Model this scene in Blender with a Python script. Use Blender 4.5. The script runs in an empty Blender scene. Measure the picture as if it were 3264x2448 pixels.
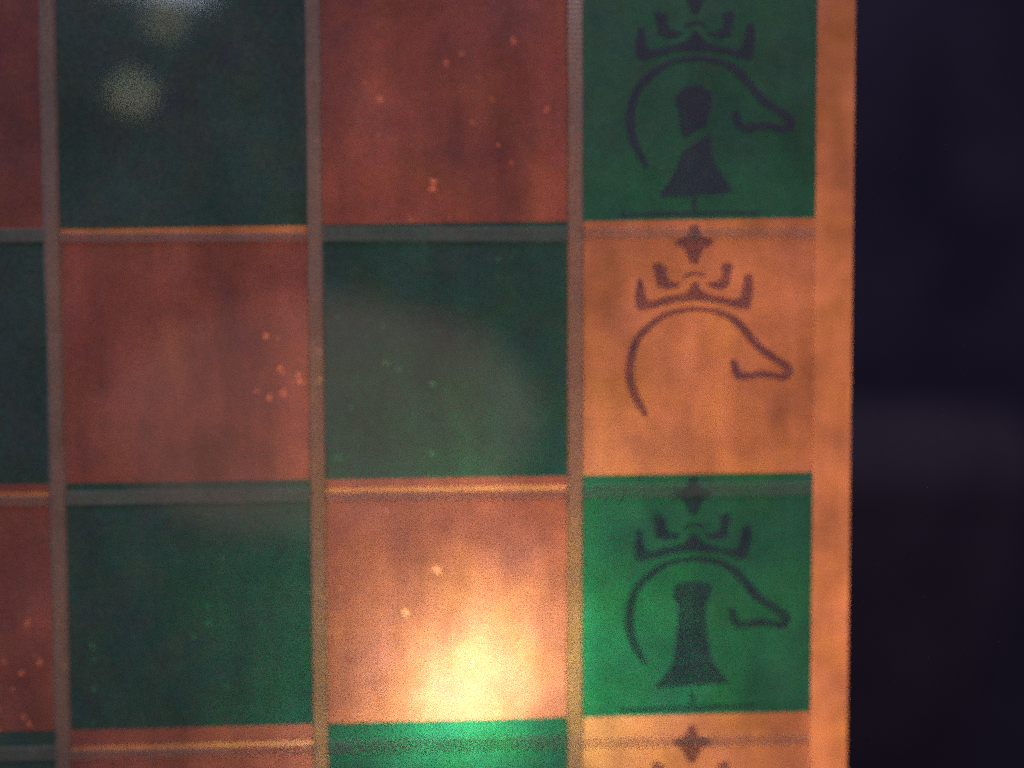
import bpy, bmesh, math, random
from mathutils import Matrix, Vector
random.seed(4)
S = bpy.context.scene
col = S.collection

# ------------------------------------------------------------------ camera
cam_d = bpy.data.cameras.new('camera')
cam = bpy.data.objects.new('camera', cam_d)
col.objects.link(cam)
S.camera = cam
cam_d.sensor_width = 36.0
cam_d.lens = 28.0
cam_d.clip_start = 0.01
cam_d.clip_end = 50.0
R = ((0.99957, 0.02806, 0.00863), (-0.02833, 0.99903, 0.03383), (-0.00767, -0.03406, 0.99939))
cam.matrix_world = Matrix(((R[0][0], R[0][2], -R[0][1], 0.0),
                           (R[1][0], R[1][2], -R[1][1], -0.327),
                           (R[2][0], R[2][2], -R[2][1], 0.0),
                           (0, 0, 0, 1)))
cam_d.dof.use_dof = True
cam_d.dof.focus_distance = 0.293
cam_d.dof.aperture_fstop = 1.35

# ------------------------------------------------------------------ world and lamps (a dim room at night)
world = bpy.data.worlds.new('World')
S.world = world
world.use_nodes = True
bg = world.node_tree.nodes['Background']
bg.inputs[0].default_value = (0.62, 0.50, 1.0, 1)
bg.inputs[1].default_value = 0.028


def lamp(name, kind, loc, power, colour, size, target=None, size_y=None, shape=None):
    d = bpy.data.lights.new(name, kind)
    d.energy = power
    d.color = colour
    if kind == 'POINT':
        d.shadow_soft_size = size
    else:
        d.shape = shape or 'RECTANGLE'
        d.size = size
        if d.shape in ('RECTANGLE', 'ELLIPSE'):
            d.size_y = size_y or size
    o = bpy.data.objects.new(name, d)
    col.objects.link(o)
    o.location = loc
    if target is not None:
        o.rotation_euler = (Vector(target) - Vector(loc)).to_track_quat('-Z', 'Y').to_euler()
    return o


# the warm bulb that glows through the sheet, and the lit room corner behind it
lamp('lamp_bulb', 'POINT', (-0.009, 0.027, -0.143), 0.76, (1.0, 0.68, 0.25), 0.012)
lamp('lamp_bulb_tip', 'POINT', (0.004, 0.032, -0.128), 0.34, (1.0, 0.68, 0.25), 0.012)
lamp('lamp_glow', 'AREA', (0.130, 0.25, -0.11), 2.2, (1.0, 0.285, 0.115), 0.22, (0.06, 0, -0.03))
# the room in front: a bluish window, two small ceiling lamps
lamp('room_window', 'AREA', (-0.80, -1.62, 0.93), 0.50, (0.80, 0.86, 1.0), 0.26, (0, 0, 0), 0.07)
lamp('ceiling_lamp_near', 'AREA', (-0.71, -1.31, 0.535), 0.018, (1.0, 0.94, 0.62), 0.034, (-0.14, 0, 0.107))
lamp('ceiling_lamp_far', 'AREA', (-0.645, -1.31, 0.68), 0.012, (1.0, 0.94, 0.62), 0.040, (-0.13, 0, 0.136), 0.036)
lamp('reflection_stand_in', 'AREA', (-0.27, -0.98, -0.10), 0.42, (1.0, 0.54, 0.42), 0.70, (-0.27, 0, -0.10), 0.39, shape='ELLIPSE')  # added light, no lamp there: stands in for the photographer's rounded brown reflection
lamp('room_light', 'AREA', (0.3, -1.6, 2.3), 40.0, (0.76, 0.74, 1.0), 0.9, (0, 0, 0))

S.view_settings.view_transform = 'Standard'
S.view_settings.look = 'None'
S.view_settings.exposure = 0.0
S.view_settings.gamma = 1.0
S.view_settings.use_curve_mapping = False
S.render.engine = 'CYCLES'
S.cycles.transparent_max_bounces = 24
S.cycles.max_bounces = 10
S.cycles.use_denoising = False      # keep the grain of a phone picture taken in the dark
S.cycles.sample_clamp_indirect = 4.0


# ------------------------------------------------------------------ materials
class NT:
    def __init__(self, name):
        self.m = bpy.data.materials.new(name)
        self.m.use_nodes = True
        self.t = self.m.node_tree
        self.t.nodes.clear()
        self.out = self.n('ShaderNodeOutputMaterial')
        self.co = self.n('ShaderNodeTexCoord').outputs['Object']

    def n(self, kind, **kw):
        nd = self.t.nodes.new(kind)
        for k, v in kw.items():
            setattr(nd, k, v)
        return nd

    def link(self, a, b):
        self.t.links.new(a, b)

    def noise(self, scale, detail=3, rough=0.55, loc=(0, 0, 0), stretch=(1, 1, 1)):
        mp = self.n('ShaderNodeMapping')
        mp.inputs['Location'].default_value = loc
        mp.inputs['Scale'].default_value = stretch
        self.link(self.co, mp.inputs['Vector'])
        t = self.n('ShaderNodeTexNoise')
        t.inputs['Scale'].default_value = scale
        t.inputs['Detail'].default_value = detail
        t.inputs['Roughness'].default_value = rough
        self.link(mp.outputs[0], t.inputs['Vector'])
        return t

    def ramp(self, src, stops):
        r = self.n('ShaderNodeValToRGB')
        e = r.color_ramp.elements
        while len(e) < len(stops):
            e.new(0.5)
        for i, (p, c) in enumerate(stops):
            e[i].position = p
            e[i].color = (c, c, c, 1) if isinstance(c, (int, float)) else (*c, 1)
        self.link(src, r.inputs[0])
        return r.outputs[0]

    def mul(self, a, b, fac=1.0):
        m = self.n('ShaderNodeMix', data_type='RGBA', blend_type='MULTIPLY')
        m.inputs[0].default_value = fac
        self.setin(m.inputs[6], a)
        self.setin(m.inputs[7], b)
        return m.outputs[2]

    def add(self, a, b, fac=1.0):
        m = self.n('ShaderNodeMix', data_type='RGBA', blend_type='ADD')
        m.inputs[0].default_value = fac
        self.setin(m.inputs[6], a)
        self.setin(m.inputs[7], b)
        return m.outputs[2]

    def setin(self, sock, v):
        if isinstance(v, bpy.types.NodeSocket):
            self.link(v, sock)
        elif isinstance(v, (int, float)):
            sock.default_value = v
        else:
            sock.default_value = (*v, 1)

    def mix(self, fac, a, b):
        m = self.n('ShaderNodeMixShader')
        self.setin(m.inputs[0], fac)
        self.link(a, m.inputs[1])
        self.link(b, m.inputs[2])
        return m.outputs[0]

    def bump(self, h, strength, dist):
        b = self.n('ShaderNodeBump')
        b.inputs['Strength'].default_value = strength
        b.inputs['Distance'].default_value = dist
        self.link(h, b.inputs['Height'])
        return b.outputs[0]

    def shader(self, kind, colour, rough=None, normal=None):
        s = self.n(kind)
        self.setin(s.inputs['Color'], colour)
        if rough is not None:
            s.inputs['Roughness'].default_value = rough
        if normal is not None:
            self.link(normal, s.inputs['Normal'])
        return s.outputs[0]

    def math_half(self, a):
        m = self.n('ShaderNodeMath', operation='MULTIPLY')
        self.link(a, m.inputs[0])
        m.inputs[1].default_value = 0.5
        return m.outputs[0]

    def done(self, sh):
        self.link(sh, self.out.inputs['Surface'])
        return self.m


def grain(k, amount):
    """fine emboss of the vinyl, one to two tenths of a millimetre, slightly coloured"""
    g = k.noise(1500, 1, 0.5)
    h = k.noise(700, 1, 0.5, (3, 1, 2))
    a = k.ramp(g.outputs['Fac'], [(0.25, 1 - amount), (0.75, 1.0)])
    b = k.ramp(h.outputs['Fac'], [(0.25, 1 - amount * 0.8), (0.75, 1.0)])
    return k.mul(a, b)


def mat_sheet():
    k = NT('translucent_vinyl')
    cloud = k.ramp(k.noise(17, 4, 0.55).outputs['Fac'], [(0.32, 0.62), (0.68, 1.0)])
    streak = k.ramp(k.noise(19, 3, 0.55, (4, 0, 7), (1.7, 1, 0.42)).outputs['Fac'], [(0.33, 0.54), (0.68, 1.0)])
    tint = k.ramp(k.noise(34, 2, 0.5, (9, 0, 2)).outputs['Fac'],
                  [(0.3, (0.86, 0.84, 1.0)), (0.5, (0.97, 0.93, 0.90)), (0.7, (0.98, 1.0, 0.74))])
    # thin spots and pin-holes in clusters let more light through
    wob = k.noise(420, 1, 0.5)
    wv = k.n('ShaderNodeVectorMath', operation='MULTIPLY_ADD')
    k.link(wob.outputs['Color'], wv.inputs[0])
    wv.inputs[1].default_value = (0.004, 0.004, 0.004)
    k.link(k.co, wv.inputs[2])
    v = k.n('ShaderNodeTexVoronoi', feature='F1')
    v.inputs['Scale'].default_value = 150
    k.link(wv.outputs[0], v.inputs['Vector'])
    spot = k.ramp(v.outputs['Distance'], [(0.0, 1.0), (0.10, 1.0), (0.26, 0.0)])
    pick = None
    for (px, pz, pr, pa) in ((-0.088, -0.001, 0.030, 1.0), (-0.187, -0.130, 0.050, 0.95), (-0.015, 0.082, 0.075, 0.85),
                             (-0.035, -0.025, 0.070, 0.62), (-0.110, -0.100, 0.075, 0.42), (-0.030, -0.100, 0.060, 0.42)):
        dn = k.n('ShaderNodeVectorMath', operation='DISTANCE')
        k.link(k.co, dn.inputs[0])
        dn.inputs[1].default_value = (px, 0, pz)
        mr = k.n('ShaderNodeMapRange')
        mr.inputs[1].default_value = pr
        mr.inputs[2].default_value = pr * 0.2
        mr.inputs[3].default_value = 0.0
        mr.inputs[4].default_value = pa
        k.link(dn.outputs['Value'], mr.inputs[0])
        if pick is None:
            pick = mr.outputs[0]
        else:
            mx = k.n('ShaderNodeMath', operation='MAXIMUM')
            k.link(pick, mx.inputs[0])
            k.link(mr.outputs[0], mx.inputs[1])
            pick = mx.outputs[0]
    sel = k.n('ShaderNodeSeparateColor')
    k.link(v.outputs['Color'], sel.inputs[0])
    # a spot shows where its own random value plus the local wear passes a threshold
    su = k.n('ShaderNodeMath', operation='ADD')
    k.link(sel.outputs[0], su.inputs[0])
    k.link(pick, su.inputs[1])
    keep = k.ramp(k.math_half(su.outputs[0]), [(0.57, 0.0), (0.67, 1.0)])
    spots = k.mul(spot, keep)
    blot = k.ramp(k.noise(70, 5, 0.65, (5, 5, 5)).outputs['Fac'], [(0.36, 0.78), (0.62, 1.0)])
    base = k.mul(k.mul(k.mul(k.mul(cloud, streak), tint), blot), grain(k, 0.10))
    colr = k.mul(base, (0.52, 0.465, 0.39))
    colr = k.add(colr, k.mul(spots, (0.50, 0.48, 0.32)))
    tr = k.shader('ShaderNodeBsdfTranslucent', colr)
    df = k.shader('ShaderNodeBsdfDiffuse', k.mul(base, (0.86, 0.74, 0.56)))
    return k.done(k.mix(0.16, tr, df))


def mat_film(name, tint, gloss, rough, dust, wob=1.0):
    """a printed, glossy film: ink that tints what lies behind, a coat and a little dust"""
    k = NT(name)
    g = grain(k, 0.10)
    tr = k.shader('ShaderNodeBsdfTransparent', k.mul(g, tint))
    dc = k.ramp(k.noise(45, 3, 0.6, (7, 3, 1)).outputs['Fac'], [(0.3, (0.66, 0.52, 0.78)), (0.42, (0.72, 0.66, 0.60)), (0.55, (0.56, 0.70, 0.72)), (0.7, (0.74, 0.62, 0.64))])
    df = k.shader('ShaderNodeBsdfDiffuse', k.mul(grain(k, 0.45), dc))
    dm = k.ramp(k.noise(26, 4, 0.6, (2, 2, 5)).outputs['Fac'], [(0.3, dust * 0.6), (0.72, dust)])
    a = k.mix(dm, tr, df)
    nb = k.bump(k.noise(9 * wob, 2, 0.5, (0, 6, 0)).outputs['Fac'], 0.06, 0.004)
    gl = k.shader('ShaderNodeBsdfGlossy', (1, 1, 1), rough, nb)
    return k.done(k.mix(gloss, a, gl))


def mat_strip(name, clear, tint, dcol, rib=0.0):
    k = NT(name)
    tr = k.shader('ShaderNodeBsdfTransparent', k.mul(grain(k, 0.12), tint))
    df = k.shader('ShaderNodeBsdfDiffuse', k.mul(grain(k, 0.35), dcol))
    tl = k.shader('ShaderNodeBsdfTranslucent', (0.75, 0.72, 0.66))
    body = k.mix(0.35, df, tl)
    vary = k.ramp(k.noise(40, 3, 0.6, (0, 0, 3)).outputs['Fac'], [(0.3, clear - 0.07), (0.7, clear + 0.07)])
    a = k.mix(vary, body, tr)
    h = k.noise(300, 2, 0.5)
    if rib:
        w = k.n('ShaderNodeTexWave', wave_type='BANDS', bands_direction='Z')
        w.inputs['Scale'].default_value = 160
        w.inputs['Distortion'].default_value = 1.0
        k.link(k.co, w.inputs['Vector'])
        nb = k.bump(w.outputs['Fac'], 0.22, 0.0006)
    else:
        nb = k.bump(h.outputs['Fac'], 0.3, 0.0006)
    gl = k.shader('ShaderNodeBsdfGlossy', (1, 1, 1), 0.22, nb)
    return k.done(k.mix(0.045, a, gl))


def mat_ink():
    k = NT('printed_black_ink')
    t = k.ramp(k.noise(90, 4, 0.65).outputs['Fac'], [(0.32, 0.33), (0.68, 0.52)])
    tr = k.shader('ShaderNodeBsdfTransparent', k.mul(t, (1.0, 0.93, 1.0)))
    df = k.shader('ShaderNodeBsdfDiffuse', (0.34, 0.26, 0.40))
    return k.done(k.mix(0.20, tr, df))


def mat_dark(name, a, b, scale, rough=0.9):
    k = NT(name)
    c = k.ramp(k.noise(scale, 4, 0.65).outputs['Fac'], [(0.3, a), (0.7, b)])
    return k.done(k.shader('ShaderNodeBsdfDiffuse', k.mul(c, k.ramp(k.noise(scale * 18, 2, 0.6).outputs['Fac'], [(0.3, 0.6), (0.7, 1.0)]))))


M_SHEET = mat_sheet()
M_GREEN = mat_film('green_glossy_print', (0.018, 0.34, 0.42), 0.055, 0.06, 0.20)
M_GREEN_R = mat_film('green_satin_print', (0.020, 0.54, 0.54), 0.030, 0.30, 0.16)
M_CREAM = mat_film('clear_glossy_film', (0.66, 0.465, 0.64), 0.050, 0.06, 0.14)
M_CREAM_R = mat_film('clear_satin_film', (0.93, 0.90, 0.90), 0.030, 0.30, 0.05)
M_LIP = mat_strip('clear_pocket_plastic', 0.73, (0.93, 0.90, 0.84), (0.98, 0.90, 0.72))
M_SEAM = mat_strip('milky_welded_plastic', 0.60, (0.46, 0.52, 0.41), (0.84, 0.80, 0.70), 1)
M_INK = mat_ink()
M_WALL = mat_dark('dark_wall', (0.060, 0.050, 0.085), (0.110, 0.088, 0.140), 3)
M_LEDGE = mat_dark('dark_ledge', (0.068, 0.052, 0.078), (0.110, 0.084, 0.116), 6)


# ------------------------------------------------------------------ helpers
def obj(name, verts, faces, mat, parent=None, smooth=False):
    me = bpy.data.meshes.new(name)
    me.from_pydata(verts, [], faces)
    me.update()
    me.materials.append(mat)
    if smooth:
        for p in me.polygons:
            p.use_smooth = True
    o = bpy.data.objects.new(name, me)
    col.objects.link(o)
    o.parent = parent
    return o


def tag(o, label=None, cat=None, group=None, kind=None):
    for k_, v_ in (('label', label), ('category', cat), ('group', group), ('kind', kind)):
        if v_:
            o[k_] = v_
    return o


MM = 0.001


def hang(x, z):
    """the board hangs a hair out of plumb (millimetres in, metres out)"""
    return (x + 0.005 * z) * MM, z * MM


def slab(name, corners, y_front, y_back, mat, parent, bevel=0.0):
    """thin film seen from the front: front face and four edges (corners run clockwise from top left, in mm)"""
    front = [hang(*c) for c in corners]
    cx = sum(p[0] for p in front) / 4
    cz = sum(p[1] for p in front) / 4
    v = []
    for x, z in front:
        v.append((x - math.copysign(bevel, x - cx), y_front, z - math.copysign(bevel, z - cz)))
    for x, z in front:
        v.append((x, y_back, z))
    f = [(0, 3, 2, 1)] + [(i, (i + 1) % 4, (i + 1) % 4 + 4, i + 4) for i in range(4)]
    return obj(name, v, f, mat, parent)


# ------------------------------------------------------------------ the dark background
wall = obj('wall', [(-6, 2.2, -3), (6, 2.2, -3), (6, 2.2, 4), (-6, 2.2, 4)], [(0, 1, 2, 3)], M_WALL)
tag(wall, kind='structure')


def ledge():
    # a long shelf with a softly rounded front, standing off the wall
    prof = []
    x0, x1 = 0.45, 1.055
    yb, yf, zt, zb = 2.2, 1.18, -0.088, -1.60
    r = 0.14
    for i in range(15):
        a = math.radians(20 + 100 * i / 14)
        prof.append((yf + r - r * math.sin(a), zt - r + r * math.cos(a)))
    prof.append((yf + 0.42, zb))
    prof.append((yb, zb))
    prof.append((yb, zt - 0.20))
    prof.append((yf + 0.16, zt - 0.05))
    n = len(prof)
    v = [(x0, p[0], p[1]) for p in prof] + [(x1, p[0], p[1] - 0.012) for p in prof]
    f = [(i, i + n, (i + 1) % n + n, (i + 1) % n) for i in range(n)]
    f += [tuple(range(n)), tuple(range(2 * n - 1, n - 1, -1))]
    o = obj('ledge', v, f, M_LEDGE)
    tag(o, 'dim greyish ledge with rounded top edge in the dark behind the board', 'ledge')


ledge()

# ------------------------------------------------------------------ the board
board = bpy.data.objects.new('demonstration_chessboard', None)
col.objects.link(board)
board.location = (0, 0, 0)
board.empty_display_size = 0.05
tag(board, 'hanging green and cream plastic chessboard glowing from a lamp behind it', 'chessboard')

XB = [-279.5, -175.0, -70.3, 35.1, 134.5]                # column boundaries, mm
ZB = [(263.0, 0.011), (157.6, 0.012), (54.6, 0.0118), (-49.4, 0.0030), (-150.8, 0.0050), (-253.0, 0.005)]   # row boundaries and slopes
LIP_TOP = [159.0, 52.9, -52.9, -157.9]                  # pocket lips sit on a slightly larger pitch
LIP_H = 6.0
EDGE = 150.5


def row_z(r, x):
    z, s = ZB[r]
    return z + s * (x + 20.0)


slab('backing_sheet', [(-296, 276), (EDGE, 276), (EDGE, -266), (-296, -266)], 0.0, 0.0008, M_SHEET, board)

GAP = 2.9
for r in range(5):
    for c in range(4):
        green = (r + c) % 2 == 0
        xl = XB[c] + GAP
        xr = XB[c + 1] - (GAP if c < 3 else 0.0)
        zt_l, zt_r = row_z(r, xl), row_z(r, xr)
        zb_l, zb_r = row_z(r + 1, xl), row_z(r + 1, xr)
        if not green:
            # the clear film of a cream square starts under the pocket lip
            lz = (LIP_TOP[r - 1] if 0 < r < 5 else zt_l) - (2.4 if 0 < r else 0)
            if c < 3:
                if r and zt_l - (lz + 2.4) > 1.5:
                    slab('film_overlap', [(xl, zt_l), (xr, zt_r), (xr, lz + 2.4), (xl, lz + 2.1)], -0.0004, 0.0, M_CREAM, board)
                zt_l = zt_r = lz
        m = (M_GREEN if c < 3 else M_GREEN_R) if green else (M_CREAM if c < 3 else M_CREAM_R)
        slab('green_square' if green else 'cream_square',
             [(xl, zt_l), (xr, zt_r), (xr, zb_r), (xl, zb_l)], -0.0004, 0.0, m, board)

for r in range(4):
    for c in range(4):
        xl, xr = XB[c] + GAP * 0.8, XB[c + 1] - (GAP * 0.8 if c < 3 else 0.3)
        t = LIP_TOP[r] + (0.9 if c == 3 and r == 1 else 0.0)
        dl = random.uniform(-0.35, 0.35)
        top = 1.7 if (r + c) % 2 == 0 else 0.0
        slab('pocket_lip', [(xl, t - top + dl), (xr, t - top - dl * 0.5), (xr, t - LIP_H - dl), (xl, t - LIP_H + dl * 0.4)],
             -0.0016, -0.0008, M_LIP, board, 0.0004)

for c in range(4):
    x = XB[c]
    n = 40
    v, f = [], []
    hw = 3.4 if c != 3 else 3.6
    for i in range(n + 1):
        z = 270.0 - (270.0 + 262.0) * i / n
        wl = random.uniform(-0.25, 0.25)
        wr = random.uniform(-0.25, 0.25)
        for dx, y in ((-hw + wl, -0.0009), (-hw + 0.7 + wl, -0.0024), (hw - 0.7 + wr, -0.0024), (hw + wr, -0.0009)):
            px, pz = hang(x + dx, z)
            v.append((px, y, pz))
    for i in range(n):
        for j in range(3):
            a = i * 4 + j
            f.append((a, a + 1, a + 5, a + 4))
    obj('weld_seam', v, f, M_SEAM, board)

# ------------------------------------------------------------------ printed emblems (crown, horse head, chessman)
U = 0.0647          # mm per drawing unit
CX, CY = 865.0, 572.0
CROSS = [(838, 43), (895, 43), (902, 100), (980, 135), (995, 160), (930, 192), (908, 240), (888, 288), (842, 288),
         (822, 240), (800, 192), (732, 160), (748, 135), (825, 104)]
BAND = [(505, 378), (534, 384), (560, 500), (588, 522), (700, 493), (800, 472), (838, 440), (850, 402), (888, 402),
        (903, 442), (950, 476), (1050, 499), (1130, 514), (1162, 498), (1190, 362), (1236, 345), (1248, 450),
        (1222, 580), (1150, 572), (1040, 538), (870, 522), (720, 536), (620, 566), (542, 586), (495, 570), (486, 480)]
PRONG_A = [(598, 292), (626, 275), (688, 298), (695, 370), (717, 400), (790, 408), (760, 440), (682, 446), (630, 430), (618, 360)]
PRONG_B = [(1030, 300), (1080, 275), (1116, 295), (1097, 370), (1092, 430), (1042, 450), (975, 440), (932, 408), (1000, 404), (1033, 388), (1045, 340)]
ARC = [(795, 366), (830, 342), (870, 334), (915, 342), (945, 366), (934, 376), (870, 356), (806, 379)]
HORSE = [(562, 1252, 34), (505, 1150, 54), (468, 1060, 56), (455, 960, 58), (470, 850, 52), (512, 750, 50), (580, 680, 46),
         (660, 622, 38), (760, 586, 30), (870, 573, 28), (980, 584, 34), (1075, 614, 44), (1155, 668, 52), (1225, 752, 54),
         (1300, 832, 54), (1400, 902, 54), (1468, 948, 58), (1476, 985, 58), (1440, 1010, 52), (1380, 1000, 44),
         (1300, 990, 44), (1220, 1003, 48), (1165, 1000, 52), (1135, 965, 54), (1120, 895, 46)]
K3 = 1.149          # chessmen were measured at another zoom


def k3(pts):
    return [(CX + (x - 890) * K3, CY + (y - 490) * K3) for x, y in pts]


ROOK = k3([(785, 650), (800, 628), (850, 618), (890, 615), (935, 620), (985, 628), (1000, 648), (992, 700), (965, 745),
           (966, 820), (975, 900), (985, 980), (1005, 1060), (1045, 1130), (1108, 1196), (1000, 1206), (890, 1212),
           (670, 1216), (735, 1150), (778, 1075), (796, 970), (805, 860), (808, 745), (782, 705)])
BASE = k3([(480, 1330), (890, 1324), (1250, 1320), (1250, 1338), (890, 1346), (480, 1350)])
STEM = k3([(878, 1240), (902, 1240), (902, 1318), (878, 1318)])
BISHOP_HEAD = [(862 + 118 * math.cos(a), 640 + 105 * math.sin(a)) for a in [math.radians(t) for t in range(150, 391, 20)]] + \
              [(945, 780), (800, 868), (770, 800)]
BISHOP_BODY = [(968, 842), (972, 960), (1010, 1050), (1112, 1205), (1060, 1222), (865, 1236), (660, 1242), (636, 1236), (720, 1120), (790, 955)]


BISHOP_HEAD = [(x, y + 200) for x, y in BISHOP_HEAD]
BISHOP_BODY = [(x, y + 195) for x, y in BISHOP_BODY]


def pt(x, y, zc):
    """drawing unit -> place on the board, zc = height of the arch of the horse's neck in mm"""
    return hang(84.2 + (x - CX) * U, zc - (y - CY) * U)


def poly_obj(name, polys, y, zc, parent):
    bm = bmesh.new()
    for p in polys:
        jit = [(px + random.uniform(-2.5, 2.5), py + random.uniform(-2.5, 2.5)) for px, py in p] if len(p) > 4 else p
        vs = [bm.verts.new((pt(px, py, zc)[0], y, pt(px, py, zc)[1])) for px, py in jit]
        bm.faces.new(vs)
    bm.normal_update()
    bmesh.ops.triangulate(bm, faces=bm.faces[:])
    bmesh.ops.recalc_face_normals(bm, faces=bm.faces[:])
    me = bpy.data.meshes.new(name)
    bm.to_mesh(me)
    bm.free()
    me.materials.append(M_INK)
    o = bpy.data.objects.new(name, me)
    col.objects.link(o)
    o.parent = parent
    return o


def ribbon(pts):
    """smooth strip of changing width along a drawn line -> list of quads"""
    sm = []
    n = len(pts)
    for i in range(n - 1):
        p0, p1, p2, p3 = pts[max(i - 1, 0)], pts[i], pts[i + 1], pts[min(i + 2, n - 1)]
        for s in range(4):
            t = s / 4
            sm.append(tuple(0.5 * ((2 * p1[k]) + (p2[k] - p0[k]) * t + (2 * p0[k] - 5 * p1[k] + 4 * p2[k] - p3[k]) * t * t +
                                   (-p0[k] + 3 * p1[k] - 3 * p2[k] + p3[k]) * t ** 3) for k in range(3)))
    sm.append(pts[-1])
    L, Rr = [], []
    for i, (x, y, w) in enumerate(sm):
        a, b = sm[max(i - 1, 0)], sm[min(i + 1, len(sm) - 1)]
        dx, dy = b[0] - a[0], b[1] - a[1]
        d = math.hypot(dx, dy) or 1
        L.append((x - dy / d * w / 2, y + dx / d * w / 2))
        Rr.append((x + dy / d * w / 2, y - dx / d * w / 2))
    return [(L[i], L[i + 1], Rr[i + 1], Rr[i]) for i in range(len(sm) - 1)]


def emblem(zc, man):
    y = -0.0007
    head = poly_obj('horse_emblem', ribbon(HORSE), y, zc, board)
    poly_obj('crown', [CROSS, BAND, PRONG_A, PRONG_B, ARC], y, zc, head)
    if man == 'rook':
        poly_obj('rook', [ROOK, BASE, STEM], y, zc, head)
    elif man == 'bishop':
        poly_obj('bishop', [BISHOP_HEAD, BISHOP_BODY, BASE, STEM], y, zc, head)


for zc, man in ((121.0, 'bishop'), (19.2, None), (-84.5, 'rook'), (-189.2, None)):
    emblem(zc, man)
